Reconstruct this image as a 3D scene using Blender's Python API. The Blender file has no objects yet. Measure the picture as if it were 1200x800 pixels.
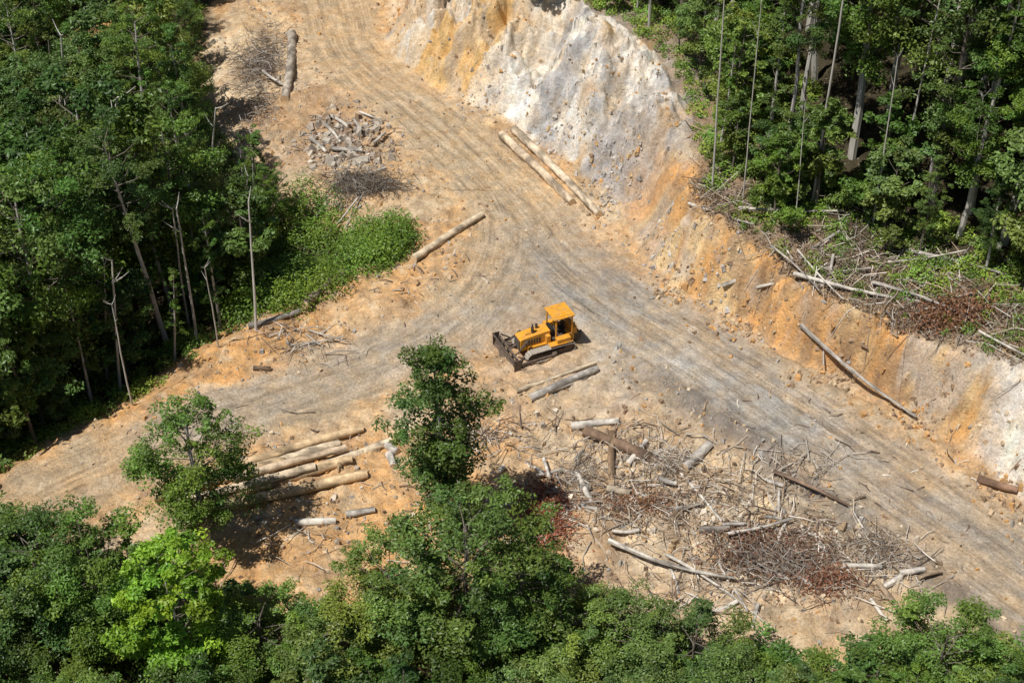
import bpy, bmesh, math, random
import numpy as np
from mathutils import Vector, Matrix
rng=np.random.default_rng(11); random.seed(11)
scene=bpy.context.scene
# ------------------------------------------------------------ noise
def hsh(ix,iy,seed):
    n=(ix*374761393+iy*668265263+seed*144269504)&0xffffffff
    n=((n^(n>>13))*1274126177)&0xffffffff
    n=n^(n>>16)
    return (n&0xffffff)/float(0xffffff)
def vn(x,y,seed=0):
    x=np.asarray(x,float);y=np.asarray(y,float)
    ix=np.floor(x).astype(np.int64);iy=np.floor(y).astype(np.int64)
    fx=x-ix;fy=y-iy;fx=fx*fx*(3-2*fx);fy=fy*fy*(3-2*fy)
    a=hsh(ix,iy,seed);b=hsh(ix+1,iy,seed);c=hsh(ix,iy+1,seed);d=hsh(ix+1,iy+1,seed)
    return (a*(1-fx)+b*fx)*(1-fy)+(c*(1-fx)+d*fx)*fy
def fbm(x,y,o=4,seed=0,g=.5):
    s=0;a=1;t=0;x=np.asarray(x,float);y=np.asarray(y,float)
    for i in range(o):
        s=s+a*(vn(x,y,seed+i*17)*2-1);t+=a;a*=g
        x,y=x*1.9*.8-y*1.9*.6+3.1,x*1.9*.6+y*1.9*.8+7.7
    return s/t
def sst(a,b,x):
    t=np.clip((x-a)/(b-a),0,1);return t*t*(3-2*t)
# ------------------------------------------------------------ polylines
def smooth_line(P,n=6):
    P=np.array(P,float);out=[]
    Q=np.vstack([2*P[0]-P[1],P,2*P[-1]-P[-2]])
    for i in range(1,len(Q)-2):
        for k in range(n):
            t=k/n
            out.append(.5*((2*Q[i])+(-Q[i-1]+Q[i+1])*t+(2*Q[i-1]-5*Q[i]+4*Q[i+1]-Q[i+2])*t*t+(-Q[i-1]+3*Q[i]-3*Q[i+1]+Q[i+2])*t**3))
    out.append(P[-1]);return np.array(out)
def linedist(x,y,P):
    best=np.full(x.shape,1e18);arc=np.zeros(x.shape);lat=np.zeros(x.shape);u=np.zeros(x.shape);s0=0
    for i in range(len(P)-1):
        dx,dy=P[i+1]-P[i];L=math.hypot(dx,dy)
        t=np.clip(((x-P[i,0])*dx+(y-P[i,1])*dy)/(L*L),0,1)
        ex=x-P[i,0]-t*dx;ey=y-P[i,1]-t*dy
        d=ex*ex+ey*ey;m=d<best
        best=np.where(m,d,best);arc=np.where(m,s0+t*L,arc);u=np.where(m,i+t,u)
        lat=np.where(m,np.sign(dx*ey-dy*ex)*np.sqrt(d),lat);s0+=L
    return np.sqrt(best),arc,lat,u
def pip(x,y,P):
    ins=np.zeros(x.shape,bool);n=len(P);j=n-1
    for i in range(n):
        xi,yi=P[i];xj,yj=P[j]
        if yi!=yj:
            c=((yi>y)!=(yj>y))&(x<(xj-xi)*(y-yi)/(yj-yi)+xi)
            ins^=c
        j=i
    return ins
FOOT=[(-70,240),(-22,110),(-15,75),(-13.8,61.8),(-12.9,49.5),(-5.6,40),(.6,33.2),(5.4,27),(9.9,18.8),(11.2,12),(14,6.3),(18.1,2.2),(23.2,-3.2),(28,-8.1),(31.8,-13.4),(35,-17.8),(39,-23.2),(46,-34),(80,-90),(240,-300)]
FH=[10,10,9,9,9,9,8.5,8,6.2,5.4,5.3,4.8,4.4,4.6,6.2,7,7.4,7,8,8]
FR=[8,8,8,8,8.5,9,9,8,5.5,3.2,2.6,2.4,2.3,2.6,3.8,4.8,5,5,5,5]
LEFT=[(-60,240),(-36,110),(-31.5,75),(-30,61.8),(-29,49.3),(-27,36.4),(-22,27.2),(-14,20.8),(-9,14.5),(-13.8,7.2),(-20,2.0),(-23.2,-2.6),(-26.3,-6.7),(-30.9,-11),(-35,-15.6),(-50,-26),(-240,-120)]
BOT=[(-240,-140),(-50,-32),(-34,-23),(-25,-23.4),(-16,-25.8),(-8,-26.3),(2.7,-27.3),(10.4,-29.4),(18.7,-30.4),(26,-29.8),(31,-33),(38,-45),(60,-90),(200,-300)]
foot=smooth_line(FOOT,4);left=smooth_line(LEFT,4);bot=smooth_line(BOT,4)
POLR=np.vstack([foot,[(2500,-2500),(2500,2500),(-70,2500)]])
POLL=np.vstack([left,[(-2500,-1200),(-2500,2500),(-60,2500)]])
POLB=np.vstack([bot,[(200,-2500),(-2500,-2500),(-2500,-1300)]])
ROADA=smooth_line([(-40,150),(-26,90),(-20,61.8),(-17,49.3),(-11,39.1),(-4.4,29.2),(.75,19.5),(3.9,11.6),(8.9,4.6),(15,-2.1),(21.5,-10),(27.6,-17.8),(32.8,-24.5),(42,-37),(75,-90)],6)
ROADB=smooth_line([(-10,38),(-5,29),(-.6,18.1),(-1.2,9.1),(-4.7,2.2),(-10.3,-3.2),(-17.5,-7.2),(-24.3,-11),(-30.6,-15.4),(-37,-20),(-60,-32)],6)
ROADC=smooth_line([(-24,-10),(-14,-4),(-6,.6),(1,3.6),(7,2.6),(13,-2),(19,-9)],6)
def fields(x,y):
    x=np.asarray(x,float);y=np.asarray(y,float)
    xw=x+1.1*fbm(x/6,y/6,3,5)+.45*fbm(x/1.3,y/1.3,3,6)
    yw=y+1.1*fbm(x/6,y/6,3,8)+.45*fbm(x/1.3,y/1.3,3,9)
    f={}
    d,a,l,u=linedist(xw,yw,foot)
    f['dR']=np.where(pip(xw,yw,POLR),d,-d);f['aR']=a
    idx=u/4.0
    f['H']=np.interp(idx,range(len(FH)),FH);f['run']=np.interp(idx,range(len(FR)),FR)
    d,_,_,_=linedist(xw,yw,left);f['dL']=np.where(pip(xw,yw,POLL),d,-d)
    d,_,_,_=linedist(xw,yw,bot);f['dB']=np.where(pip(xw,yw,POLB),d,-d)
    f['ra']=linedist(x,y,ROADA);f['rb']=linedist(x,y,ROADB);f['rc']=linedist(x,y,ROADC)
    return f
def ruts(lat,s,k):
    w=.5*(vn(s/9,s*0+k,31+k)*2-1)
    o=0
    for c,dp in ((-2.7,.7),(-1.25,1),(-.2,.4),(.95,1),(2.5,.8)):
        o=o+dp*np.exp(-((lat-c-w-.25*(vn(s/4,s*0+c,33)*2-1))/.26)**2)
    return o
def height(x,y,f=None,full=False):
    x=np.asarray(x,float);y=np.asarray(y,float)
    if f is None: f=fields(x,y)
    dR,H,run=f['dR'],f['H'],f['run']
    t=np.clip(dR/run,0,1)
    prof=.45*t+.55*t*t*(3-2*t)
    bankm=np.sin(np.pi*np.clip(dR/(run+1),0,1))
    z=H*prof+np.minimum(np.maximum(dR-run,0)*.25,26)
    gul=np.abs(fbm(f['aR']/1.8,dR/6,4,41,.55))
    z=z+bankm*(np.minimum(H,6)/5)*(1.9*(.3-gul)+.8*fbm(x/1.4,y/1.4,4,43,.62)+.5*(vn(x/2.6,y/2.6,44)-.5))
    rk=bankm*sst(17,25,y)
    cr=np.abs(fbm(f['aR']/4.5+.4*dR/5,dR/6,3,45));cr2=vn(f['aR']/1.5,dR/2.2,46)
    cr3=np.abs(fbm(x/1.9+5,y/1.9,4,47,.6))
    st=np.floor((dR+1.8*cr2)/1.9)*1.9
    z=z+rk*(4.6*(.3-cr)+1.0*(dR-st-1)*-.6+.6*cr2+2.2*(.3-cr3))
    z=z-10*(1-np.exp(-np.maximum(f['dL'],0)*.55/10))
    z=z-11*(1-np.exp(-np.maximum(f['dB'],0)*.6/11))
    z=z+7*np.exp(-((x+43)/9)**2-((y-55)/7)**2)
    fx,fy=np.minimum(np.abs(f['ra'][2]),50),np.minimum(np.abs(f['rb'][2]),50)
    ma=1-sst(3.0,4.8,fx);mb=1-sst(2.4,4.6,fy);mr=np.maximum(ma,mb)
    rough=1-.8*mr
    lump=np.abs(fbm(x/2.4,y/2.4,4,56,.6))
    z=z+rough*(.42*fbm(x/5,y/5,3,51)+.36*fbm(x/1.2,y/1.2,4,52,.65)+.5*(.25-lump))+.12*fbm(x/9,y/9,2,53)
    z=z+.34*np.exp(-((fx-4.4)/.6)**2)*(y<0)*(.6+.9*fbm(x/2,y/2,3,55))
    z=z-.12*(ma*ruts(f['ra'][2],f['ra'][1],1)*.8+.7*mb*ruts(f['rb'][2],f['rb'][1],2))+.03*mr*fbm(x/.5,y/.5,2,58)
    far=sst(120,500,np.hypot(x,y))
    z=z+far*(25*fbm(x/300,y/300,3,60))
    return z
def hz(x,y): return float(height(np.array([x]),np.array([y]))[0])
# ------------------------------------------------------------ mesh builder
class MB:
    def __init__(s): s.V=[];s.L=[];s.K=[];s.M=[];s.C=[];s.n=0
    def add(s,v,f,mat=0,col=(1,1,1)):
        v=np.asarray(v,float).reshape(-1,3);f=np.asarray(f,np.int64)
        s.V.append(v);s.L.append((f+s.n).ravel());s.K.append(np.full(len(f),f.shape[1]));s.M.append(np.full(len(f),mat))
        c=np.asarray(col,float)
        if c.ndim==1: c=np.tile(c,(len(v),1))
        s.C.append(c);s.n+=len(v)
    def mesh(s,name,mats,smooth=False):
        V=np.vstack(s.V);L=np.concatenate(s.L);K=np.concatenate(s.K);M=np.concatenate(s.M);C=np.vstack(s.C)
        me=bpy.data.meshes.new(name)
        me.vertices.add(len(V));me.vertices.foreach_set('co',V.ravel())
        me.loops.add(len(L));me.loops.foreach_set('vertex_index',L.astype(np.int32))
        me.polygons.add(len(K));me.polygons.foreach_set('loop_start',np.concatenate([[0],np.cumsum(K)[:-1]]).astype(np.int32))
        me.polygons.foreach_set('material_index',M.astype(np.int32))
        me.polygons.foreach_set('use_smooth',np.full(len(K),smooth))
        for m in mats: me.materials.append(m)
        at=me.color_attributes.new('tint','FLOAT_COLOR','POINT')
        at.data.foreach_set('color',np.hstack([C,np.ones((len(C),1))]).ravel())
        me.update(calc_edges=True);me.validate()
        return me
    def obj(s,name,mats,smooth=False,parent=None):
        o=bpy.data.objects.new(name,s.mesh(name,mats,smooth));scene.collection.objects.link(o)
        if parent: o.parent=parent
        return o
def unit(v): return v/np.maximum(np.linalg.norm(v,axis=-1,keepdims=True),1e-9)
def tube(mb,pts,rad,n=6,mat=0,col=(1,1,1),cap=True,capmat=None,jit=0,capcol=None):
    pts=np.asarray(pts,float);k=len(pts);T=unit(np.gradient(pts,axis=0))
    ref=np.array([0,0,1.]) if abs(T[0,2])<.9 else np.array([1.,0,0])
    A=unit(np.cross(T,ref));B=np.cross(T,A)
    th=np.arange(n)*2*math.pi/n
    r=np.asarray(rad,float)[:,None]*(1+jit*rng.uniform(-1,1,(k,n)))*(1+jit*rng.uniform(-1,1,(1,n)))
    v=pts[:,None,:]+(np.cos(th)[None,:,None]*A[:,None,:]+np.sin(th)[None,:,None]*B[:,None,:])*r[:,:,None]
    i=np.arange(k-1)[:,None]*n+np.arange(n)[None,:];j=np.arange(k-1)[:,None]*n+((np.arange(n)+1)%n)[None,:]
    f=np.stack([i,j,j+n,i+n],-1).reshape(-1,4)
    mb.add(v.reshape(-1,3),f,mat,col)
    if cap:
        cm=mat if capmat is None else capmat;cc=col if capcol is None else capcol
        if np.ndim(cc)==2: cc=cc[0]
        mb.add(v[0],[list(range(n))],cm,cc);mb.add(v[-1],[list(range(n))[::-1]],cm,cc)
def sticks(mb,P0,P1,r0,r1,mat=0,col=(1,1,1)):
    N=len(P0);T=unit(P1-P0);A=unit(np.cross(T,rng.normal(size=(N,3))));B=np.cross(T,A)
    vs=[]
    for P,r in((P0,r0),(P1,r1)):
        for k in range(4):
            a=k*math.pi/2;vs.append(P+(A*math.cos(a)+B*math.sin(a))*np.asarray(r).reshape(-1,1))
    v=np.stack(vs,1);b=np.arange(N)[:,None]*8
    f=np.concatenate([np.stack([b[:,0]+k,b[:,0]+(k+1)%4,b[:,0]+4+(k+1)%4,b[:,0]+4+k],1) for k in range(4)])
    c=np.asarray(col,float)
    if c.ndim==2: c=np.repeat(c,8,0)
    mb.add(v.reshape(-1,3),f,mat,c)
def chunks(mb,P,S,mat=0,col=(1,1,1)):
    N=len(P)
    base=np.array([[-1,-1,-1],[1,-1,-1],[1,1,-1],[-1,1,-1],[-1,-1,1],[1,-1,1],[1,1,1],[-1,1,1]],float)*.5
    v=base[None]+rng.uniform(-.26,.26,(N,8,3));v[:,4:,:2]*=.6
    v=v*S[:,None,:]
    a=rng.uniform(0,6.28,N);b=rng.normal(0,.35,N)
    ca,sa,cb,sb=np.cos(a)[:,None],np.sin(a)[:,None],np.cos(b)[:,None],np.sin(b)[:,None]
    x,y,z=v[...,0],v[...,1],v[...,2]
    x,z=x*cb-z*sb,x*sb+z*cb
    x,y=x*ca-y*sa,x*sa+y*ca
    v=np.stack([x,y,z],-1)+P[:,None]
    q=np.array([[0,3,2,1],[4,5,6,7],[0,1,5,4],[1,2,6,5],[2,3,7,6],[3,0,4,7]])
    f=(np.arange(N)[:,None,None]*8+q[None]).reshape(-1,4)
    c=np.asarray(col,float)
    if c.ndim==2: c=np.repeat(c,8,0)
    mb.add(v.reshape(-1,3),f,mat,c)
def leaves(mb,C,N,size,mat=0,col=(1,1,1),asp=.5):
    n=len(C);N=unit(N);A=unit(np.cross(N,rng.normal(size=(n,3))));B=np.cross(N,A)
    s=np.asarray(size).reshape(-1,1)*.5
    v=np.stack([C-A*s,C+B*s*asp-A*s*.1,C+A*s-N*s*.25,C-B*s*asp-A*s*.1],1)
    f=np.arange(n*4).reshape(n,4)
    c=np.asarray(col,float)
    if c.ndim==2: c=np.repeat(c,4,0)
    mb.add(v.reshape(-1,3),f,mat,c)
# ------------------------------------------------------------ materials
def newmat(name):
    m=bpy.data.materials.new(name);m.use_nodes=True;nt=m.node_tree;nt.nodes.clear()
    o=nt.nodes.new('ShaderNodeOutputMaterial');return m,nt,o
def N(nt,t,**k):
    n=nt.nodes.new(t)
    for a,b in k.items(): setattr(n,a,b)
    return n
def mixc(nt,mode,f,a,b):
    n=N(nt,'ShaderNodeMix',data_type='RGBA',blend_type=mode)
    for i,v in((0,f),(6,a),(7,b)):
        if hasattr(v,'is_linked') or hasattr(v,'links'): nt.links.new(v,n.inputs[i])
        else: n.inputs[i].default_value=v if i==0 else (*v,1)
    return n.outputs[2]
def noise(nt,sc,det=4,rough=.5,vec=None,dist=0):
    n=N(nt,'ShaderNodeTexNoise');n.inputs['Scale'].default_value=sc;n.inputs['Detail'].default_value=det;n.inputs['Roughness'].default_value=rough;n.inputs['Distortion'].default_value=dist
    if vec is not None: nt.links.new(vec,n.inputs['Vector'])
    return n.outputs['Fac']
def mr(nt,v,a,b,c,d):
    n=N(nt,'ShaderNodeMapRange');nt.links.new(v,n.inputs[0])
    for i,q in enumerate((a,b,c,d)): n.inputs[i+1].default_value=q
    return n.outputs[0]
def grey(nt,v):
    n=N(nt,'ShaderNodeCombineColor')
    for i in range(3): nt.links.new(v,n.inputs[i])
    return n.outputs[0]
def surf_mat(name,base,var=.35,sc=4,rough=.9,bump=.3,attr=True,bdist=.05,stretch=None,dust=None):
    m,nt,o=newmat(name)
    tc=N(nt,'ShaderNodeTexCoord').outputs['Object']
    if stretch:
        mp=N(nt,'ShaderNodeMapping');mp.inputs['Scale'].default_value=stretch;nt.links.new(tc,mp.inputs[0]);tc=mp.outputs[0]
    n1=noise(nt,sc,6,.65,tc);g=grey(nt,mr(nt,n1,.25,.75,1-var,1+var))
    c=mixc(nt,'MULTIPLY',1.0,base,g)
    if attr:
        at=N(nt,'ShaderNodeAttribute');at.attribute_name='tint';c=mixc(nt,'MULTIPLY',1.0,c,at.outputs['Color'])
    if dust:
        c=mixc(nt,'MIX',mr(nt,noise(nt,sc*.9,8,.75,tc),.45,.68,0,dust),c,(.34,.25,.16))
    b=N(nt,'ShaderNodeBsdfPrincipled');b.inputs['Roughness'].default_value=rough;b.inputs['Specular IOR Level'].default_value=.25
    nt.links.new(c,b.inputs['Base Color'])
    bp=N(nt,'ShaderNodeBump');bp.inputs['Strength'].default_value=bump;bp.inputs['Distance'].default_value=bdist
    nt.links.new(noise(nt,sc*3,6,.7,tc),bp.inputs['Height']);nt.links.new(bp.outputs[0],b.inputs['Normal'])
    nt.links.new(b.outputs[0],o.inputs[0]);return m
def leaf_mat(name,cols,trans=.3):
    m,nt,o=newmat(name)
    oi=N(nt,'ShaderNodeObjectInfo')
    cr=N(nt,'ShaderNodeValToRGB');el=cr.color_ramp.elements
    el[0].color=(*cols[0],1);el[1].color=(*cols[-1],1)
    for i,c in enumerate(cols[1:-1]):
        e=el.new((i+1)/(len(cols)-1));e.color=(*c,1)
    nt.links.new(oi.outputs['Random'],cr.inputs[0])
    at=N(nt,'ShaderNodeAttribute');at.attribute_name='tint'
    c=mixc(nt,'MULTIPLY',1.0,cr.outputs[0],at.outputs['Color'])
    d=N(nt,'ShaderNodeBsdfPrincipled');d.inputs['Roughness'].default_value=.42;d.inputs['Specular IOR Level'].default_value=.35
    nt.links.new(c,d.inputs['Base Color'])
    t=N(nt,'ShaderNodeBsdfTranslucent');nt.links.new(mixc(nt,'MULTIPLY',1.0,c,(1.3,1.35,.6)),t.inputs[0])
    ms=N(nt,'ShaderNodeMixShader');ms.inputs[0].default_value=trans
    nt.links.new(d.outputs[0],ms.inputs[1]);nt.links.new(t.outputs[0],ms.inputs[2]);nt.links.new(ms.outputs[0],o.inputs[0]);return m
LEAF=leaf_mat('foliage',[(.045,.090,.022),(.095,.18,.030),(.135,.225,.036),(.058,.115,.028),(.17,.245,.045),(.08,.14,.04),(.115,.21,.030),(.15,.22,.06),(.065,.125,.022)],.25)
LEAFL=leaf_mat('bright_foliage',[(.19,.34,.03),(.22,.37,.04)],.3)
LEAFB=leaf_mat('shrub_foliage',[(.15,.25,.035),(.15,.25,.035)],.25)
DRYL=leaf_mat('dry_leaves',[(.26,.125,.07),(.26,.125,.07)],.1)
BARK=surf_mat('bark',(.15,.125,.10),.4,2,.9,.4,stretch=(3,3,.4))
PALEBARK=surf_mat('pale_bark',(.46,.43,.38),.35,2,.9,.3,stretch=(3,3,.4))
WOOD=surf_mat('log_wood',(1,1,1),.5,2.2,.85,.7,bdist=.06)
CUT=surf_mat('cut_wood_end',(.66,.49,.30),.25,6,.8,.2)
TWIG=surf_mat('twig_wood',(1,1,1),.3,1.5,.9,.2)
ROCK=surf_mat('rock_soil',(1,1,1),.3,5,.95,.4)
# ------------------------------------------------------------ terrain
def axis(a,b,st,far):
    c=list(np.arange(a,b+1e-6,st));lo=[];s=st;p=a
    while p>-far: s*=1.35;p-=s;lo.append(p)
    hi=[];s=st;p=c[-1]
    while p<far: s*=1.35;p+=s;hi.append(p)
    return np.array(lo[::-1]+c+hi)
xs=axis(-46,46,.16,1600);ys=axis(-34,66,.17,1600)
X,Y=np.meshgrid(xs,ys);x=X.ravel();y=Y.ravel()
F=fields(x,y);z=height(x,y,F)
tan=np.array([.46,.345,.22]);pale=np.array([.55,.44,.30]);orange=np.array([.52,.30,.125]);gry=np.array([.345,.32,.285])
white=np.array([.64,.61,.555]);mulch=np.array([.20,.15,.105]);litter=np.array([.06,.05,.03]);brown=np.array([.30,.205,.13]);darkg=np.array([.17,.15,.135])
def mx(c,d,m): return c*(1-m[:,None])+d*m[:,None]
n1=fbm(x/7,y/7,4,101);n2=fbm(x/2.2,y/2.2,4,102,.6);n3=fbm(x/.7,y/.7,3,103,.6);n4=fbm(x/12,y/12,3,104);n5=fbm(x/1.1,y/1.1,4,106,.65)
col=np.tile(tan,(len(x),1))
col=mx(col,pale,sst(-.1,.4,n1+.4*n2));col=mx(col,orange,sst(-.15,.35,n4+.35*n2)*.6)
orl=sst(-10,-1,F['dL'])*(y<17)
col=mx(col,orange,np.clip(orl,0,1)*(.45+.5*sst(-.3,.3,n2)))
col=mx(col,brown,sst(.05,.45,fbm(x/4,y/4,4,105))*.5)
col=mx(col,pale*1.15,sst(.1,.45,n5)*.6);col=mx(col,brown*.85,sst(.15,.5,-n5)*.5)
ub=np.exp(-((x+19)/6)**2-((y-33)/13)**2);col=mx(col,brown*1.1,np.clip(ub*.85*(.75+.6*n2),0,1))
db=np.exp(-((x-13)/12)**4-((y+20)/9)**4)
col=mx(col,np.array([.44,.37,.28]),np.clip(db*.7,0,1));col=mx(col,mulch*1.1,np.clip(db*sst(.05,.4,n2+.5*n1)*.8,0,1));col=mx(col,pale*1.2,np.clip(db*sst(.0,.35,-n2+.4*n3)*.9,0,1))
col=mx(col,orange*1.15,np.clip(np.exp(-((x+6)/10)**2-((y+19)/6)**2)*.8*(.6+n2),0,1))
ra=F['ra'];rb=F['rb'];rc=F['rc']
ma=1-sst(2.8,4.9,np.abs(ra[2])+n2*1.2);mb=1-sst(2.2,4.4,np.abs(rb[2])+n2*1.2);mc=1-sst(2,4.5,np.abs(rc[2])+n2*1.5)
lower=sst(-22,-8,-y)
col=mx(col,tan*1.0,np.clip(ma*(1-lower)*.8,0,1))
col=mx(col,np.array([.43,.345,.24]),np.clip(mb*.7,0,1))
col=mx(col,gry,np.clip((ma*lower*.85+.6*mc*lower)*(.75+.5*n2),0,.95))
col=mx(col,tan,np.clip(ma*sst(0,.5,fbm(ra[2]/1.1,ra[1]/9,4,120)+.1)*.6,0,1))
col=mx(col,darkg*1.3,np.clip(ma*lower*sst(.0,.5,fbm(ra[2]/.9,ra[1]/8,4,121))*.5,0,1))
cen=np.exp(-((x-5)/6)**2-((y-7)/7)**2);col=mx(col,gry*.86,np.clip(cen*.75*(.8+.9*n2),0,1))
cg=np.exp(-((x-8)/9)**2-((y+4)/5)**2);col=mx(col,gry*1.2,np.clip(cg*.6*(.7+1.1*n2),0,1))
dk=np.exp(-((ra[2]+5.0+.8*n2)/1.3)**2)*sst(-2,8,-y);col=mx(col,darkg,np.clip(dk*.8,0,1))
rt=np.clip(ma*ruts(ra[2],ra[1],1)+.8*mb*ruts(rb[2],rb[1],2),0,1)*(.5+.6*(vn(ra[1]/3,ra[2],77)))
col=col*(1-.2*np.clip(rt,0,1))[:,None]
dR,run=F['dR'],F['run']
bk=sst(-.6,.5,dR)
bcol=mx(np.tile(orange*1.05,(len(x),1)),np.array([.58,.43,.24]),sst(-.1,.35,fbm(F['aR']/2.2,dR/5,4,110)))
bcol=mx(bcol,np.array([.30,.20,.12]),sst(.0,.4,fbm(x/1.5,y/1.5,4,114,.6))*.8)
bcol=mx(bcol,np.array([.42,.36,.30]),sst(.1,.4,fbm(x/3+9,y/3,4,115,.6))*.7)
wm=sst(18,24,y+2*n2)*sst(-.75,0,n1+.7*n2+.2);wm2=sst(31.0,34.5,x+1.2*n2)*sst(0,8,-y)
wn=mx(np.tile(white,(len(x),1)),np.array([.54,.36,.16]),sst(.05,.32,fbm(F['aR']/3,dR/6,4,112,.6)))
wn=mx(wn,np.array([.38,.37,.36]),sst(-.08,.25,fbm(x/3,y/3,4,113,.6)))
wn=mx(wn,np.array([.52,.35,.16]),sst(34,44,y-.3*x+6*n1)*.6*sst(-.2,.3,n2+.3))
bcol=mx(bcol,wn,np.clip(wm,0,1));bcol=mx(bcol,wn*1.05,np.clip(wm2*.8,0,1))
scree=np.exp(-((x-9.5)/5)**2-((y-22.5)/5)**2);bcol=mx(bcol,np.array([.34,.31,.29]),np.clip(scree*.85,0,1))
col=mx(col,bcol,bk)
col=col*1.14
topm=sst(-.2,1.2,dR-run+.5*n2)
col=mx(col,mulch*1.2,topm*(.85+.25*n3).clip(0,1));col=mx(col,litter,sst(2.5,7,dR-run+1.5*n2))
patch=np.exp(-((x+43)/6.0)**4-((y-55)/4.5)**4)
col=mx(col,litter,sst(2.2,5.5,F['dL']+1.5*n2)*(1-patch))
col=mx(col,orange*.9,patch.clip(0,1)*(F['dL']>0))
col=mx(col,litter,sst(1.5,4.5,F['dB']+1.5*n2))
col=col*(1+.17*n3+.15*n2)[:,None]
g=MB();ny,nx=X.shape
ii=(np.arange(ny-1)[:,None]*nx+np.arange(nx-1)[None]).ravel()
g.add(np.stack([x,y,z],1),np.stack([ii,ii+1,ii+1+nx,ii+nx],1),0,np.clip(col,0.01,.74))
m,nt,o=newmat('soil_ground')
tc=N(nt,'ShaderNodeTexCoord').outputs['Object']
at=N(nt,'ShaderNodeAttribute');at.attribute_name='tint'
a2=N(nt,'ShaderNodeAttribute');a2.attribute_name='track'
c=at.outputs['Color']
c=mixc(nt,'MULTIPLY',1.0,c,grey(nt,mr(nt,noise(nt,.9,8,.7,tc),.3,.7,.75,1.27)))
c=mixc(nt,'MULTIPLY',1.0,c,grey(nt,mr(nt,noise(nt,5,6,.75,tc),.3,.7,.65,1.34)))
hue=mr(nt,noise(nt,.55,6,.6,tc,.5),.42,.65,0,.6)
c=mixc(nt,'MULTIPLY',hue,c,(1.12,.94,.70))
sx=N(nt,'ShaderNodeSeparateXYZ');nt.links.new(a2.outputs['Vector'],sx.inputs[0])
cv=N(nt,'ShaderNodeCombineXYZ')
def mul(a,k):
    n=N(nt,'ShaderNodeMath',operation='MULTIPLY');nt.links.new(a,n.inputs[0]);n.inputs[1].default_value=k;return n.outputs[0]
nt.links.new(mul(sx.outputs[0],3.2),cv.inputs[0]);nt.links.new(mul(sx.outputs[1],.16),cv.inputs[1])
st=noise(nt,1,5,.65,cv.outputs[0],.3)
brk=mr(nt,noise(nt,.35,4,.6,tc),.38,.62,.25,.95)
fm=N(nt,'ShaderNodeMath',operation='MULTIPLY');nt.links.new(sx.outputs[2],fm.inputs[0]);nt.links.new(brk,fm.inputs[1])
c=mixc(nt,'MULTIPLY',fm.outputs[0],c,grey(nt,mr(nt,st,.3,.7,.58,1.32)))
vo=N(nt,'ShaderNodeTexVoronoi');vo.inputs['Scale'].default_value=3.2;nt.links.new(tc,vo.inputs['Vector'])
c=mixc(nt,'MULTIPLY',mr(nt,vo.outputs['Distance'],.10,.22,.5,0),c,(.62,.6,.58))
vo2=N(nt,'ShaderNodeTexVoronoi');vo2.inputs['Scale'].default_value=2.1;nt.links.new(tc,vo2.inputs['Vector'])
c=mixc(nt,'MIX',mr(nt,vo2.outputs['Distance'],.08,.16,.5,0),c,(.58,.50,.39))
b=N(nt,'ShaderNodeBsdfPrincipled');b.inputs['Roughness'].default_value=.95;b.inputs['Specular IOR Level'].default_value=.1
nt.links.new(c,b.inputs['Base Color'])
bp=N(nt,'ShaderNodeBump');bp.inputs['Strength'].default_value=1.0;bp.inputs['Distance'].default_value=.26
bh=N(nt,'ShaderNodeMath',operation='ADD');nt.links.new(noise(nt,2.6,8,.74,tc),bh.inputs[0]);
s2=N(nt,'ShaderNodeMath',operation='MULTIPLY');nt.links.new(st,s2.inputs[0]);nt.links.new(fm.outputs[0],s2.inputs[1]);nt.links.new(s2.outputs[0],bh.inputs[1])
nt.links.new(bh.outputs[0],bp.inputs['Height']);nt.links.new(bp.outputs[0],b.inputs['Normal']);nt.links.new(b.outputs[0],o.inputs[0])
ground=g.obj('ground',[m],True)
useB=(np.abs(rb[2])<np.abs(ra[2]))&(y<22)
tr=np.stack([np.where(useB,rb[2],ra[2]),np.where(useB,rb[1]+200,ra[1]),np.clip(np.where(useB,mb,ma)*sst(0,.8,np.abs(np.abs(rb[2])-np.abs(ra[2]))+(y>22)),0,1)],1)
ta=ground.data.attributes.new('track','FLOAT_VECTOR','POINT');ta.data.foreach_set('vector',tr.ravel())
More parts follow.
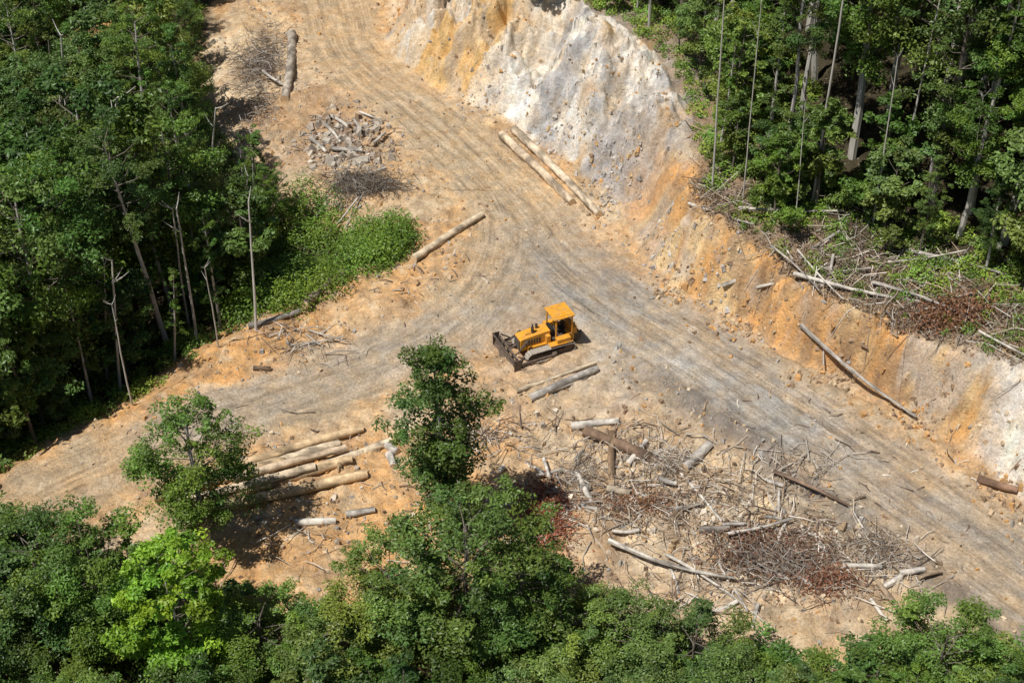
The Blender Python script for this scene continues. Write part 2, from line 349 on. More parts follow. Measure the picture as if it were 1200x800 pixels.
# ------------------------------------------------------------ trees
def make_tree(name,H,cb,R,nc,cr,nl,ls,shape,leafm,barkm,tr=None,lean=0.03,flat=.65):
    mb=MB();K=7;zt=np.linspace(0,H*.93,K)
    wob=np.cumsum(rng.normal(0,lean*H/K,(K,2)),0);wob[0]=0
    tp=np.stack([wob[:,0],wob[:,1],zt],1);tp[0,2]=-1.5
    r0=tr or (.009*H+.05)
    tube(mb,tp,r0*np.linspace(1,.2,K)+.015,7,1,(1,1,1),jit=.06)
    def tx(zz): return np.array([np.interp(zz,zt,tp[:,0]),np.interp(zz,zt,tp[:,1]),zz])
    for i in range(nc):
        t=(i+rng.uniform(0,1))/nc
        if shape=='round': env=math.sqrt(max(.05,1-(1.7*t-.8)**2))
        elif shape=='umb': env=.45+.55*math.sin(math.pi*min(1,t*.9+.1)) if t<.6 else math.sqrt(max(.03,1-((t-.6)/.45)**2))
        elif shape=='col': env=(.55+.45*math.sin(t*9+H))*(1-t**4)+.12
        else: env=1-.75*t
        a=i*2.4+rng.uniform(-.5,.5);rr=R*env*(.35+.65*math.sqrt(rng.uniform()))
        zc=cb+(H-cb)*t
        c0=tx(zc)+np.array([math.cos(a)*rr,math.sin(a)*rr,rng.normal(0,.2)])
        q=cr*rng.uniform(.5,1.4)*(1-.3*t)
        s=tx(max(cb*.75,zc-rr*.5-.4));mid=(s*.45+c0*.55)+np.array([rng.normal(0,.15),rng.normal(0,.15),-.10*rr])
        tube(mb,[s,mid,c0-np.array([0,0,q*.3])],[r0*.24,r0*.14,.02],4,2,cap=False)
        n=int(nl/nc*(q/cr)**2)
        sub=rng.normal(size=(max(3,int(n/90)),3))*q*np.array([.55,.55,.33])
        cen=c0+sub[rng.integers(0,len(sub),n)]
        d=unit(rng.normal(size=(n,3)));d[:,2]=np.where(rng.uniform(size=n)<.6,np.abs(d[:,2]),d[:,2])
        P=cen+d*q*rng.uniform(.25,.62,(n,1))*np.array([1,1,flat])
        nn=d*.5+np.array([0,0,.55])+rng.normal(0,.45,(n,3))
        br=rng.uniform(.65,1.35)*rng.uniform(.65,1.35,(n,1));hu=rng.uniform(-.12,.22)
        colr=np.clip(br*np.array([[1+hu,1,1-hu]]),.1,2.5)
        leaves(mb,P,nn,ls*rng.uniform(.6,1.3,n),0,colr)
    return mb.mesh(name,[leafm,barkm,BARK],False)
V={}
V['b0']=(make_tree('t_b0',16,5,4.8,46,1.5,36000,.25,'round',LEAF,BARK),16)
V['b1']=(make_tree('t_b1',14,4,4.2,38,1.4,31000,.25,'umb',LEAF,BARK),14)
V['b2']=(make_tree('t_b2',18,7,5.2,40,1.4,32000,.25,'umb',LEAF,PALEBARK),18)
V['b3']=(make_tree('t_b3',17,4,4.4,56,1.25,36000,.23,'round',LEAF,BARK),17)
V['b4']=(make_tree('t_b4',17,7,4.2,22,1.7,24000,.36,'umb',LEAF,PALEBARK),17)
V['n0']=(make_tree('t_n0',24,7,3.0,44,1.1,26000,.25,'col',LEAF,PALEBARK),24)
V['n1']=(make_tree('t_n1',27,13,3.4,34,1.2,24000,.25,'round',LEAF,PALEBARK),27)
V['n2']=(make_tree('t_n2',22,5,2.6,42,1.0,22000,.24,'col',LEAF,BARK),22)
V['n3']=(make_tree('t_n3',29,17,4.0,32,1.25,23000,.25,'umb',LEAF,PALEBARK),29)
V['n4']=(make_tree('t_n4',26,8,2.2,30,.85,14000,.27,'col',LEAF,PALEBARK),26)
V['s0']=(make_tree('t_s0',9,2,2.6,28,.95,16000,.24,'round',LEAF,BARK),9)
V['s1']=(make_tree('t_s1',8,1.5,2.2,26,.85,14000,.3,'col',LEAF,BARK),8)
V['light']=(make_tree('t_light',12,6,3.3,36,1.1,20000,.30,'umb',LEAFL,PALEBARK,flat=.4),12)
V['edge']=(make_tree('t_edge',15,3.5,2.7,46,1.15,32000,.23,'col',LEAF,PALEBARK),15)
V['edge2']=(make_tree('t_edge2',13,3.5,3.2,44,1.25,34000,.22,'round',LEAF,PALEBARK,tr=.22),13)
def snag(name,H,r):
    mb=MB();K=8;zt=np.linspace(-1,H,K);w=np.cumsum(rng.normal(0,.03*H/K,(K,2)),0)
    p=np.stack([w[:,0],w[:,1],zt],1);tube(mb,p,r*np.linspace(1,.4,K),7,0,jit=.08)
    for i in range(4):
        k=rng.integers(K-2,K);a=rng.uniform(0,6.28);L=rng.uniform(.4,1.2);q=p[k]
        e=q+np.array([math.cos(a)*L,math.sin(a)*L,L*.9]);tube(mb,[q,(q+e)/2+[0,0,-.1],e],[.05,.035,.015],4,0,cap=False)
    return mb.mesh(name,[PALEBARK],True)
V['dead']=(snag('t_dead',15,.2),15);V['dead2']=(snag('t_dead2',11,.13),11);V['dead3']=(snag('t_dead3',13,.12),13)
NAMES={'light':'pioneer_tree','dead':'dead_tree','dead2':'dead_tree','dead3':'dead_tree','s0':'young_tree','s1':'young_tree'}
def put(kind,x,y,ztop=None,h=None,R=None,lean=(0,0)):
    me,H=V[kind];zb=hz(x,y)
    s=((ztop-zb) if ztop is not None else h)/H
    o=bpy.data.objects.new(NAMES.get(kind,'rainforest_tree'),me);scene.collection.objects.link(o)
    o.location=(x,y,zb-.1);o.rotation_euler=(lean[0],lean[1],rng.uniform(0,6.28))
    w=s if R is None else R
    o.scale=(w,w,s);return o
for k,x_,y_,zt,w in [('edge',-4.4,-20.3,15.2,1.1),('edge2',-19.8,-21.4,11.4,1.0),('light',-19.5,-31.6,9.8,.95),
  ('b0',-28.5,-28.5,8.0,.9),('b1',-24.6,-29,8.6,.85),('s0',-22.8,-27.2,5.0,1.0),('b1',-14.8,-31.4,4.8,.8),('b3',-11.2,-32.4,4.6,.8),
  ('b1',-7.2,-29.6,7.2,.85),('b0',-2.8,-29.9,11.6,1.05),('b3',.6,-30.6,8.4,.85),('b1',2.9,-32,5.6,.8),('b0',5.8,-32.4,5.6,.75),
  ('s0',8.3,-33.6,3.2,1.1),('b1',10.3,-33.4,5.6,.8),('s0',13.7,-34.2,3.2,1.2),('b1',17,-34.8,2.6,.75),('s0',20.9,-34.3,3.5,1.2),
  ('b1',24.6,-33.6,6.0,.85),('s0',28,-34.6,4.2,1.2),('b0',31.5,-37,3.5,.8),('s1',-17,-28,2.0,1.0),('s1',6.8,-30,.8,1.0),('b4',-33,-27,7,1),('b0',-37,-30,8,1)]:
    put(k,x_,y_,zt,R=w)
placed=[]
def ok(x,y,d):
    for a,b,c in placed:
        if (a-x)**2+(b-y)**2<(max(c,d))**2: return False
    placed.append((x,y,d));return True
for i in range(900):
    x_=rng.uniform(-38,38);y_=rng.uniform(-49,-35.5)
    if not ok(x_,y_,3.8): continue
    zmax=67.7-(y_+86.7)*1.172
    put(random.choice(['b0','b1','b3','b4']),x_,y_,min(7.5,zmax-rng.uniform(1.5,4.5)))
cx=rng.uniform(-78,-8,9000);cy=rng.uniform(-30,84,9000);f=fields(cx,cy)
for x_,y_,dl in zip(cx,cy,f['dL']):
    if dl<(4.6 if y_>21 else 3.0) : continue
    if 7<y_<36 and x_>-21.5-.25*max(0,y_-22): continue
    if ((x_+43)/8)**2+((y_-54)/6)**2<1: continue
    md=3.5 if dl<14 else 4.8
    if not ok(x_,y_,md): continue
    if dl<7: k=random.choice(['s0','b1','n4','n2','b3','s1','n4']);h=rng.uniform(8,13)
    else: k=random.choice(['b0','b1','b2','b3','n0','n2','b4','n1','n4','n3','n3','b4']);h=rng.uniform(12,24)
    if y_>8 and dl<6: h=rng.uniform(6,9.5)
    if abs(x_+44)<9 and 34<y_<50: h=min(h,12)
    put(k,x_,y_,h=h,lean=(rng.normal(0,.04),rng.normal(0,.04)))
cx=rng.uniform(-14,80,9000);cy=rng.uniform(-35,84,9000);f=fields(cx,cy)
for x_,y_,dr,ru in zip(cx,cy,f['dR'],f['run']):
    gap=ru+ (2.0 if y_>8 else (3.0 if x_<21 else 7.5))
    if dr<gap: continue
    e=dr-gap
    if not ok(x_,y_,2.8 if e<10 else 4.8): continue
    if e<2.0: k=random.choice(['s0','s1','n2','s1','n4','n0']);h=rng.uniform(6,17)
    elif e<8: k=random.choice(['n0','n1','n2','n3','n0','s0','n4','n4','s1']);h=rng.uniform(14,28) if k[0]=='n' else rng.uniform(6,10)
    else: k=random.choice(['n0','n1','n3','b2','b3','n4']);h=rng.uniform(22,30)
    put(k,x_,y_,h=h,lean=(rng.normal(0,.03),rng.normal(0,.03)))
for x_,y_,h,w,ln in [(32.4,7.3,36,1.9,(0,.01)),(36.8,2.5,26,1.1,(0,.06)),(24,9.5,22,.7,(0,.03)),(18.6,10.5,17,.55,(0,-.02)),(28,6,15,.45,(0,-.05)),(16.5,13,20,.5,(.02,.02)),(34.5,4,12,.5,(0,.09)),(30,8,24,.55,(0,.02)),(22.2,6.7,11,.45,(.04,.08))]:
    put(random.choice(['dead','dead3']) if h<30 else 'dead',x_,y_,h=h,R=w,lean=ln)
for x_,y_,h,ln in [(-20,1.2,11,(0,-.14)),(-30,-3,12,(.05,.1)),(-35,-5,11,(0,-.2)),(-46,18,16,(0,-.35)),(-42,28,19,(0,-.15)),(-33,10,15,(0,-.05)),(-26.5,6,13,(.1,-.08)),(-28,22,13,(0,-.25)),(-28,-7,9,(0,.05)),(-30,14,14,(0,-.14)),(-25,2,12,(.05,-.1)),(-22.5,-1,8,(0,.08)),(-24,14,12,(.05,-.2)),(-23,19,11,(.0,-.1)),(-32,0,12,(0,.2)),(-38,8,17,(0,-.1)),(-50,36,20,(0,-.1)),(-27,11,13,(.08,.12)),(-36,18,18,(0,-.2)),(-25,9,9,(-.1,.1))]:
    put(random.choice(['dead2','dead3']),x_,y_,h=h,lean=ln)
def bushes(name,bx,by,br,mat,lpb=150,ls=.25,tint=None,tall=.9):
    mb=MB();bz=height(bx,by)
    n=(lpb*br**2).astype(int)+20;I=np.repeat(np.arange(len(bx)),n);T=len(I)
    d=unit(rng.normal(size=(T,3)));d[:,2]=np.abs(d[:,2])
    P=np.stack([bx[I],by[I],bz[I]],1)+d*br[I][:,None]*rng.uniform(.5,1.05,(T,1))*np.array([1,1,tall])
    w=rng.uniform(.6,1.35,len(bx))[I][:,None]*rng.uniform(.75,1.25,(T,1))
    hu=rng.uniform(-.15,.2,len(bx))[I][:,None]
    c=np.hstack([w*(1+hu),w,w*(1-hu)])
    if tint is not None: c=c*tint[I]
    leaves(mb,P,d*.6+[0,0,.5]+rng.normal(0,.4,(T,3)),ls*rng.uniform(.6,1.3,T),0,c)
    return mb.obj(name,[mat])
cx=rng.uniform(-55,50,16000);cy=rng.uniform(-40,60,16000);f=fields(cx,cy)
e=f['dR']-f['run']
keep=((f['dL']>1.8)&(f['dL']<12)&(rng.uniform(size=16000)<.5))|((f['dB']>.8)&(rng.uniform(size=16000)<.5))|((e>np.where(cy>8,1.0,4.5))&(e<12)&(rng.uniform(size=16000)<.5))
keep&=~((((cx+43)/7)**2+((cy-54)/5.5)**2)<1)
keep&=~((cy>33)&(f['dL']<4.5)&(cx<0))
keep&=~((np.hypot((cx+14)/5,(cy-22)/3)<1))
bx,by=cx[keep],cy[keep];bushes('forest_undergrowth',bx,by,rng.uniform(.4,1.2,len(bx)),LEAF,120,.24,np.tile([[1.35,1.4,1.2]],(len(bx),1)))
bx=np.concatenate([rng.normal(-14.5,2.8,80),rng.normal(-10.8,1.8,60),rng.normal(-19,2.4,60),rng.normal(-19,2,50)])
by=np.concatenate([rng.normal(11.5,2.6,80),rng.normal(14.2,1.5,60),rng.normal(6.5,2.2,60),rng.normal(16,2.5,50)])
f=fields(bx,by);k=f['dL']>-.5;sz=rng.uniform(0,1,k.sum())**1.6
bushes('edge_shrubs',bx[k],by[k],.4+2.0*sz,LEAFB,120,.24,tall=1.25)
cx=rng.uniform(14,42,900);cy=rng.uniform(-14,14,900);f=fields(cx,cy);k=(f['dR']-f['run']>.6)&(f['dR']-f['run']<9)&(rng.uniform(size=900)<.4)
bushes('slash_seedlings',cx[k],cy[k],rng.uniform(.25,.95,k.sum()),LEAFB,150,.2,tall=1.3)
# ------------------------------------------------------------ debris
def scatter(spots):
    P=[]
    for (x0,y0,rx,ry,n) in spots:
        P.append(np.stack([rng.normal(x0,rx*.55,n),rng.normal(y0,ry*.55,n)],1))
    return np.vstack(P)
WC=np.array([[.48,.42,.35],[.35,.29,.22],[.18,.125,.09],[.60,.55,.48],[.38,.28,.19],[.12,.09,.07]])
def stickfield(name,spots,L=(.4,2.2),r=(.015,.05),lift=.35,dark=1,top=None):
    P=scatter(spots)
    if top is not None:
        f=fields(P[:,0],P[:,1]);P=P[(f['dR']-f['run']>top)&((f['dR']-f['run'])<10)]
    n=len(P);z0=height(P[:,0],P[:,1]);a=rng.uniform(0,6.28,n)
    ln=L[0]+(L[1]-L[0])*rng.uniform(0,1,n)**3
    q=P+np.stack([np.cos(a),np.sin(a)],1)*ln[:,None];z1=height(q[:,0],q[:,1])
    A=np.column_stack([P,z0+rng.uniform(0,lift,n)]);B=np.column_stack([q,z1+rng.uniform(0,lift,n)])
    M=(A+B)/2+rng.normal(0,.09,(n,3))*ln[:,None];M[:,2]=np.maximum(M[:,2],height(M[:,0],M[:,1])+.03)
    rr=rng.uniform(r[0],r[1],n)*(.5+ln/L[1]);c=WC[rng.integers(0,len(WC),n)]*rng.uniform(.7,1.25,(n,1))*dark
    mb=MB();sticks(mb,A,M,rr,rr*.8,0,c);sticks(mb,M,B,rr*.8,rr*.4,0,c)
    return mb.obj(name,[TWIG])
stickfield('branch_debris',[(8.1,-17.5,5,3,700),(16.5,-23,5,3,750),(15,-17,6,3,520),(23,-23.5,4,3,420),(2.3,-19.5,3,3,200),(-1.5,-11,3,1.6,220),(-13,-21.5,6,2.5,120),(8,-12,5,2,300),(-18,-12,12,5,60),(10,-26,8,2.5,320),(-15.5,-1,2.5,1.5,110),(-18,1,2.5,1,70),(19,-14,4,2,160)],(.3,2.8),(.012,.045))
stickfield('slash_branches',[(22.5,1.5,9,4,1000),(31.5,-2.5,6,4,900),(15.8,11,4,5,500),(12.5,20,3,5,250),(37,-8,4,5,350),(26,5,9,3,500)],(.3,3.4),(.01,.045),.6,1,.2)
stickfield('brush_pile',[(-12.9,22.2,2.8,1.6,1400)],(.4,2.2),(.012,.03),.9,.5)
stickfield('brush_pile',[(-26,46,2.2,6,1500),(-24.5,36,1.6,5,300)],(.3,2.4),(.012,.035),.8,.75)
stickfield('brush_pile',[(10.8,-13.6,1.6,1.0,450)],(.6,2.2),(.012,.028),.7,1.15)
stickfield('brush_pile',[(17,-23.5,2.6,1.6,900)],(.4,2.2),(.012,.025),.9,.7)
stickfield('brush_pile',[(4.5,-15,1.5,1.2,350)],(.4,2.0),(.012,.025),.6,.9)
stickfield('brush_pile',[(23.5,-22,2,1.2,350)],(.4,2.0),(.012,.025),.6,.9)
stickfield('wood_litter',[(-15.5,30.5,4.5,5.5,900),(-8,8,6,4,120),(-19,14,4,7,150),(20,-13,14,7,300),(0,-16,8,5,250),(-22,-13,9,4,120)],(.12,1.3),(.02,.07),.1)
def dry(name,spots,tint,ls=.22,hgt=.6,top=None):
    P=scatter(spots)
    if top is not None:
        f=fields(P[:,0],P[:,1]);P=P[(f['dR']-f['run']>top)]
    n=len(P);z0=height(P[:,0],P[:,1])+rng.uniform(0,hgt,n)*rng.uniform(0,1,n)
    mb=MB();c=np.array([tint])*rng.uniform(.5,1.5,(n,1))
    leaves(mb,np.column_stack([P,z0+.03]),rng.normal(0,.6,(n,3))+[0,0,.6],ls*rng.uniform(.5,1.3,n),0,c);return mb.obj(name,[DRYL])
dry('dry_leaf_pile',[(2.2,-19.3,1.6,2.8,5200)],(1.15,.85,.78))
dry('dry_leaf_pile',[(16.8,-22.6,3.4,2,7500)],(.75,.78,.85),.2,.8)
dry('dry_leaf_pile',[(8.5,-17.8,2.4,1.3,2600)],(.95,1.0,.95),.2,.5)
dry('dry_leaf_pile',[(19.5,-25,2.4,1.4,2400)],(.9,.8,.8),.2,.6)
dry('dry_leaf_litter',[(31.5,-2.5,5,3,9000),(22,1.5,9,3.5,9000),(37,-8,4,4,4000),(16,10,3.5,5,5000)],(.9,1.3,1.45),.22,.5,0)
dry('dead_foliage_heap',[(32,-4.2,2.6,1.6,5000)],(.85,.85,.8),.25,1.8,0)
def rub(name,spots,s,cols,uni=None):
    P=scatter(spots)
    if uni is not None: P=np.vstack([P,uni]) if len(P) else uni
    n=len(P);S=(s[0]+(s[1]-s[0])*rng.uniform(0,1,(n,1))**3.5)*rng.uniform(.5,1.2,(n,3))
    z0=height(P[:,0],P[:,1])+S[:,2]*.12;c=np.array(cols)[rng.integers(0,len(cols),n)]*rng.uniform(.75,1.2,(n,1))
    mb=MB();chunks(mb,np.column_stack([P,z0]),S,0,c);return mb.obj(name,[ROCK])
u=np.stack([rng.uniform(-40,42,26000),rng.uniform(-30,62,26000)],1);f=fields(u[:,0],u[:,1])
pr=np.where((np.abs(f['ra'][2])<3.6)|(np.abs(f['rb'][2])<3),.12,.9)
k=(f['dL']<2)&(f['dB']<2)&(f['dR']<f['run']+1)&(rng.uniform(size=len(u))<pr);k&=(vn(u[:,0]/3,u[:,1]/3,200)>.33)
rub('soil_clods',[(0,0,.1,.1,1)],(.06,.38),[tan*1.1,pale,orange,gry,brown],u[k])
rub('rock_rubble',[(-16,31,4,4.5,420),(-14.5,26.5,2.5,2,160)],(.1,.95),[(.42,.37,.30),(.36,.30,.24),(.26,.18,.12),(.5,.44,.36)])
rub('rock_scree',[(5,30,3.5,3,300),(8.5,22,2.5,4,500),(-3,38,4,3,200),(12.5,10.5,1.5,3,160),(16,5,2,2,120)],(.06,.42),[(.5,.46,.41),(.42,.38,.34),(.5,.36,.2),(.38,.34,.30)])
rub('wood_chips',[(9,-18,8,5,900),(20,-22,7,4,600),(-12,-19,7,3,160),(2,-10,5,2.5,160)],(.06,.5),[(.6,.52,.41),(.35,.25,.15),(.2,.14,.09),(.5,.42,.32)])
rub('bank_foot_clods',[(13,6.5,2,2,220),(18,1.8,3,1.5,240),(24,-4.2,3,1.5,220),(29,-9.5,3,2,220),(34,-17,3,2.5,220)],(.06,.5),[orange,brown,tan])
# ------------------------------------------------------------ logs
def log(p0,p1,r,col,r1=None,name='felled_log',lift=0,z0=None,z1=None,bend=.012,n=12):
    mb=MB();a=np.array([*p0,0.]);b=np.array([*p1,0.]);r1=r1 or r*.85
    a[2]=(hz(*p0) if z0 is None else z0)+r*.8+lift;b[2]=(hz(*p1) if z1 is None else z1)+r1*.8+lift
    L=np.linalg.norm(b-a);K=max(5,int(L/.5));t=np.linspace(0,1,K)[:,None]
    P=a*(1-t)+b*t;off=rng.normal(0,1,3)*[1,1,.3]*bend*L;P=P+np.sin(t*math.pi)*off+rng.normal(0,.012,(K,3))*r/.3
    col=np.array(col)
    pv=vn(np.repeat(np.arange(K)*.5,n)*1.0,np.tile(np.arange(n)*.35,K)+rng.uniform(0,97),7)[:,None]
    pc=np.where(pv>.58,col*.5,col)*np.repeat(rng.uniform(.85,1.12,(K,1)),n,0)*rng.uniform(.85,1.15,(K*n,1))
    tube(mb,P,r+(r1-r)*t[:,0]+rng.normal(0,.035,K)*r,n,0,pc,True,1,.05,(1,1,1))
    return mb.obj(name,[WOOD,CUT],True)
PL=(.60,.48,.33);GR=(.42,.38,.33);BR=(.20,.13,.085);GP=(.54,.49,.42);YE=(.60,.43,.25)
log((-1.0,31.2),(5.3,19.4),.42,(.58,.45,.31));log((.2,32.2),(7.6,17.6),.40,(.6,.48,.34))
log((-8.2,10.7),(-2.6,17.7),.36,PL);log((-23.5,53),(-22.4,38.4),.5,(.40,.34,.27))
log((-20.6,1.3),(-16.8,3.7),.22,GR);log((-16.5,4.0),(-13.9,10.1),.36,(.27,.21,.16),lift=.3)
for p0,p1,r,zz in [((-19.2,-14.8),(-10.7,-10.3),.36,0),((-19.8,-15.9),(-12.2,-12),.36,0),((-18.9,-17),(-8.5,-11.8),.34,.1),((-20.7,-17.8),(-11.1,-14.0),.38,0),((-24.2,-17.6),(-15.7,-14.2),.34,.25),((-21.5,-19.2),(-10,-15.3),.40,0),((-22.5,-18.4),(-13.5,-15.0),.32,.45),((-19,-16.2),(-11.6,-12.9),.3,.3)]:
    log(p0,p1,r,random.choice([PL,YE,(.55,.42,.29),(.62,.5,.36)]),lift=zz,name='stacked_log')
log((-14.4,-19.9),(-11.7,-19.6),.28,GP);log((-11.1,-18.9),(-9.2,-18.5),.26,GR);log((-9.0,-12.0),(-8.0,-13),.3,GR);log((-8.6,-13.2),(-8.2,-14.4),.3,GP)
log((.3,-6.4),(6.3,-3),.18,PL);log((1.25,-7.3),(6.4,-3.7),.3,GR);log((1.9,-6.9),(5.6,-4.4),.16,GP)
log((4.2,-10),(7.7,-9.6),.3,GP);log((5.2,-10.7),(9.7,-13.4),.42,BR);log((7.1,-11.1),(6.9,-15),.28,(.3,.2,.12))
log((11.9,-14.3),(13.9,-12),.38,GR);log((11.7,-14.6),(13.9,-19.8),.12,GP,bend=.05,name='fallen_branch');log((12.3,-20.6),(14.3,-20.7),.3,(.22,.19,.16))
log((31.8,-15.8),(34.3,-16.8),.3,(.28,.17,.11));log((6.3,-21.7),(14.1,-25.1),.17,GP,r1=.08,lift=.4,bend=.03,name='fallen_branch')
log((10,-22.9),(16,-28.9),.13,GP,r1=.05,lift=.3,name='fallen_branch',bend=.04);log((2.3,-18.3),(5.7,-18.6),.2,GR);log((4.5,-14.6),(5.4,-18),.24,GP)
log((18,-15),(22.5,-18.5),.14,(.25,.17,.12),lift=.2,name='fallen_branch');log((6.5,-16.5),(8,-17),.3,(.4,.33,.24));log((14,-21.5),(18.5,-19.8),.12,GP,lift=.4,name='fallen_branch')
log((-19.5,-3.6),(-18.2,-3.4),.2,BR)
for i in range(44):
    cx_,cy_=[(8,-17),(16,-22),(20,-19),(3,-14),(23,-24),(12,-26)][i%6];px,py=cx_+rng.normal(0,2.4),cy_+rng.normal(0,1.7);a=rng.uniform(0,6.28);L=rng.uniform(.7,3.2)
    log((px,py),(px+math.cos(a)*L,py+math.sin(a)*L),rng.uniform(.07,.22),random.choice([GP,GR,BR,(.34,.25,.17),GP]),name='wood_offcut',lift=rng.uniform(0,.2),bend=.03,n=8)
for a,b,r in [((16.6,4.6),(25.4,5.4),.2),((21.4,1.6),(30.2,-2.2),.18),((24.5,2.8),(23.4,-3.6),.12),((21.9,-1.0),(29,-9.6),.17),((19,3),(27,1),.12),((27,0),(33,-5),.14),((30,3),(36,-1),.16),((14.5,12),(19,7),.14),((18,9),(26,7.5),.13),((33,-7),(37,-13),.1),((22,4),(24.5,-2),.09),((20,4.5),(23,-.5),.08),((28.5,2),(34,1.5),.1)]:
    log(a,b,r,random.choice([GP,GR,(.5,.45,.38)]),r1=r*.5,lift=.45 if r>.12 else .7,name='fallen_trunk',bend=.03)
for a,b,r in [((-16,22),(-11.5,25),.12),((-17.5,19),(-13.8,22.5),.1),((-16.5,16.5),(-13.6,20.5),.1),((-15,16),(-13.2,21),.07),((-25.3,44),(-22.8,41),.16),((-17.5,35),(-15.6,32.6),.18),((-15.2,34.5),(-14.2,31.8),.16),((-13,29),(-12,31.5),.15),((-18,33),(-16,29.5),.16),((-16.8,28.5),(-13.8,27.8),.2),((-19,30.5),(-17.2,28),.2),((-14.8,36),(-12.8,34.4),.12),((-17,-.8),(-13,.2),.07),((-16,1),(-12.5,-.6),.06)]:
    log(a,b,r,random.choice([GP,GR]),lift=.25,bend=.03)
# ------------------------------------------------------------ bulldozer
YEL=surf_mat('yellow_paint',(.68,.31,.025),.25,3,.5,.15,attr=False,bdist=.01,dust=.5)
STEEL=surf_mat('dark_steel',(.06,.05,.045),.5,5,.6,.2,attr=False,dust=.3)
MUD=surf_mat('muddy_steel',(.10,.075,.06),.4,5,.8,.4,attr=False,dust=.45)
TRK=surf_mat('track_steel',(.38,.34,.29),.4,6,.75,.3,attr=False,dust=.5)
GLASSY=surf_mat('black_seat',(.02,.02,.02),.2,5,.6,.1,attr=False)
dz=bpy.data.objects.new('bulldozer',None);scene.collection.objects.link(dz)
def part(name,prims,mat,bev=.02):
    bm=bmesh.new()
    for p in prims:
        if p[0]=='b':
            _,c,s=p[:3];rot=p[3] if len(p)>3 else (0,0,0)
            M=Matrix.Translation(c)@Matrix.Rotation(rot[2],4,'Z')@Matrix.Rotation(rot[1],4,'Y')@Matrix.Rotation(rot[0],4,'X')@Matrix.Diagonal((*s,1))
            r=bmesh.ops.create_cube(bm,size=1,matrix=M)
        elif p[0]=='c':
            _,a,b,r=p;a=Vector(a);b=Vector(b);d=b-a
            M=Matrix.Translation((a+b)/2)@d.to_track_quat('Z','Y').to_matrix().to_4x4()
            bmesh.ops.create_cone(bm,cap_ends=True,segments=14,radius1=r,radius2=r,depth=d.length,matrix=M)
        elif p[0]=='e':
            _,pts,y0,y1=p;A=[bm.verts.new((q[0],y0,q[1])) for q in pts];B=[bm.verts.new((q[0],y1,q[1])) for q in pts]
            bm.faces.new(A);bm.faces.new(B[::-1])
            for i in range(len(pts)):
                j=(i+1)%len(pts);bm.faces.new((A[j],A[i],B[i],B[j]))
    bmesh.ops.recalc_face_normals(bm,faces=bm.faces)
    me=bpy.data.meshes.new(name);bm.to_mesh(me);bm.free();me.materials.append(mat)
    o=bpy.data.objects.new(name,me);scene.collection.objects.link(o);o.parent=dz
    if bev:
        md=o.modifiers.new('b','BEVEL');md.width=bev;md.segments=2;md.limit_method='ANGLE'
    return o
for sd,nm in((1,'left'),(-1,'right')):
    yc=1.02*sd;sh=[];r=.44;hw=1.35;per=4*hw+2*math.pi*r;ns=38
    for i in range(ns):
        s=i/ns*per
        if s<2*hw: c=(-hw+s,yc,0.06);ang=0
        elif s<2*hw+math.pi*r: a=(s-2*hw)/r;c=(hw+math.sin(a)*r,yc,.06+r-math.cos(a)*r);ang=-a
        elif s<4*hw+math.pi*r: c=(hw-(s-2*hw-math.pi*r),yc,.06+2*r);ang=math.pi
        else: a=(s-4*hw-math.pi*r)/r;c=(-hw-math.sin(a)*r,yc,.06+r+math.cos(a)*r);ang=math.pi-a
        sh.append(('b',c,(per/ns*.88,.52,.05),(0,ang,0)))
        out=Vector((math.sin(-ang),0,-math.cos(ang)))*.05
        sh.append(('b',(c[0]+out.x,c[1],c[2]+out.z),(.03,.52,.06),(0,ang,0)))
    part('track_'+nm,sh,TRK,0)
    part('track_frame_'+nm,[('b',(0,yc,.42),(2.5,.24,.34)),('c',(hw,yc-.1,.5),(hw,yc+.1,.5),.38),('c',(-hw,yc-.1,.5),(-hw,yc+.1,.5),.38)]+[('c',(-1+.4*i,yc-.15,.22),(-1+.4*i,yc+.15,.22),.13) for i in range(6)]+[('c',(-.4+.9*i,yc-.13,.85),(-.4+.9*i,yc+.13,.85),.09) for i in range(2)],MUD,.015)
    part('fender_'+nm,[('b',(-.75,yc,1.12),(1.7,.5,.06)),('b',(-.95,yc*.98,1.32),(1.0,.42,.36))],YEL)
    part('push_arm_'+nm,[('b',(1.2,1.46*sd,.48),(2.9,.13,.2)),('b',(-.15,1.36*sd,.48),(.3,.25,.3)),('b',(2.2,1.40*sd,.9),(1.1,.09,.09),(0,-.7,0))],MUD)
    part('lift_cylinder_'+nm,[('c',(1.5,.62*sd,1.75),(2.1,.72*sd,1.2),.075),('c',(2.1,.72*sd,1.2),(2.6,.8*sd,.78),.04)],STEEL,0)
part('hull',[('b',(-.1,0,.78),(3.1,1.3,.5)),('b',(-1.75,0,1.0),(.5,1.2,.7))],YEL)
part('engine_hood',[('e',[(-.25,1.05),(-.25,1.95),(.9,1.9),(1.9,1.78),(2.0,1.7),(2.0,.8),(1.7,.75),(.5,.8)],-.46,.46),('b',(.9,0,1.93),(1.2,.3,.06)),('b',(.0,0,1.3),(.3,1.5,.8))],YEL,.04)
part('radiator_grille',[('b',(2.02,0,1.25),(.06,.74,.8))]+[('b',(2.06,0,.9+.1*i),(.04,.76,.03)) for i in range(8)],STEEL,0)
part('engine_louvres',[('b',(.55+.2*i,s*.475,1.4),(.10,.03,.5)) for i in range(6) for s in(1,-1)],STEEL,0)
part('exhaust_stack',[('c',(.95,.12,1.9),(.95,.12,2.65),.06),('c',(.95,.12,2.0),(.95,.12,2.4),.11),('c',(.5,-.2,1.9),(.5,-.2,2.3),.1)],STEEL,0)
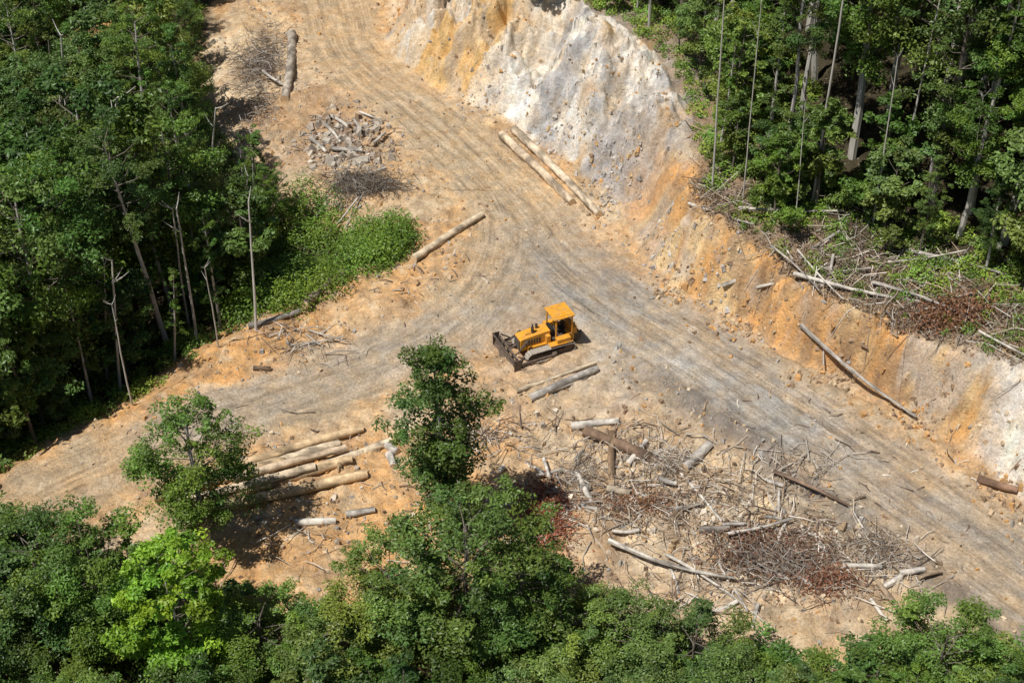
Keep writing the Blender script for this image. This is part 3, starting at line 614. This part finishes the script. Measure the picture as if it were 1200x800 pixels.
part('canopy_posts',[('b',(x_,y_,2.1),(.10,.10,1.75)) for x_ in(-.55,-1.75) for y_ in(-.72,.72)]+[('b',(-1.75,0,1.45),(.06,1.4,.4)),('b',(-1.15,.74,1.35),(1.2,.05,.25)),('b',(-1.15,-.74,1.35),(1.2,.05,.25)),('b',(-1.75,0,2.75),(.08,1.5,.1))],YEL)
part('canopy_roof',[('b',(-1.15,0,3.0),(1.55,1.65,.10)),('b',(-1.15,0,3.07),(1.2,1.25,.05))],YEL,.03)
part('rear_screen',[('b',(-1.78,-.65+.185*i,2.3),(.03,.03,.8)) for i in range(8)]+[('b',(-.55,-.6+.2*i,2.85),(.03,.03,.2)) for i in range(7)],STEEL,0)
part('operator_seat',[('b',(-1.15,0,1.5),(.5,.5,.18)),('b',(-1.4,0,1.85),(.14,.5,.6)),('b',(-.45,0,1.75),(.2,.9,.4)),('c',(-.8,.3,1.3),(-.75,.3,1.9),.02),('c',(-.8,-.3,1.3),(-.75,-.3,1.9),.02)],GLASSY,.02)
part('cab_floor',[('b',(-1.0,0,1.2),(1.5,1.4,.08))],STEEL,0)
part('fuel_tank',[('b',(-2.0,0,1.45),(.45,1.2,.6))],YEL,.06)
part('rear_winch',[('c',(-2.35,-.4,.85),(-2.35,.4,.85),.27),('b',(-2.25,.48,.85),(.7,.12,.7)),('b',(-2.25,-.48,.85),(.7,.12,.7))],STEEL,.02)
prof=[]
for i in range(9):
    t=i/8;prof.append((3.1-.32*math.sin(math.pi*t*.9+.1)+.1*t,.02+1.2*t))
back=[(p[0]-.09,p[1]) for p in prof][::-1]
bl=part('dozer_blade',[('e',prof+back,-1.75,1.75),('b',(2.81,1.74,.62),(.5,.05,1.2)),('b',(2.81,-1.74,.62),(.5,.05,1.2)),('b',(3.13,0,.04),(.22,3.5,.05)),('b',(2.65,0,.35),(.16,3.1,.16)),('b',(2.65,0,.95),(.14,3.1,.14))]+[('b',(2.7,-1.4+.7*i,.6),(.14,.08,1.0)) for i in range(5)],MUD,.01)
part('c_frame',[('b',(2.2,1.0,.42),(1.2,.14,.2),(0,0,.7)),('b',(2.2,-1.0,.42),(1.2,.14,.2),(0,0,-.7)),('b',(2.35,0,1.0),(.5,.12,.12),(0,.4,0))],MUD)
fw=Vector((-.9,-.42,0)).normalized()
dz.location=(2.45,-.8,hz(2.4,-.8)+.02);dz.rotation_euler=(0,0,math.atan2(fw.y,fw.x));dz.scale=(1.12,1.12,1.05)
# ------------------------------------------------------------ light, sky, camera
w=bpy.data.worlds.new('World');scene.world=w;w.use_nodes=True;wn_=w.node_tree
sky=wn_.nodes.new('ShaderNodeTexSky');sky.sky_type='NISHITA';sky.sun_disc=False
sd=Vector((-.42,-.28,1)).normalized()
sky.sun_elevation=math.asin(sd.z);sky.sun_rotation=math.atan2(sd.x,sd.y)
bg=wn_.nodes['Background'];bg.inputs[1].default_value=.06;wn_.links.new(sky.outputs[0],bg.inputs[0])
sl=bpy.data.lights.new('sun','SUN');sl.energy=5.0;sl.angle=math.radians(.5);sl.color=(1,.97,.92)
so=bpy.data.objects.new('sun',sl);scene.collection.objects.link(so);so.rotation_euler=(-sd).to_track_quat('-Z','Y').to_euler()
cd=bpy.data.cameras.new('camera');co=bpy.data.objects.new('camera',cd);scene.collection.objects.link(co)
cd.lens=50;cd.sensor_width=36;cd.clip_end=5000
co.location=(0,-86.7,67.7);co.rotation_euler=(math.radians(52),0,0);scene.camera=co
scene.view_settings.view_transform='Standard';scene.view_settings.look='None';scene.view_settings.exposure=0
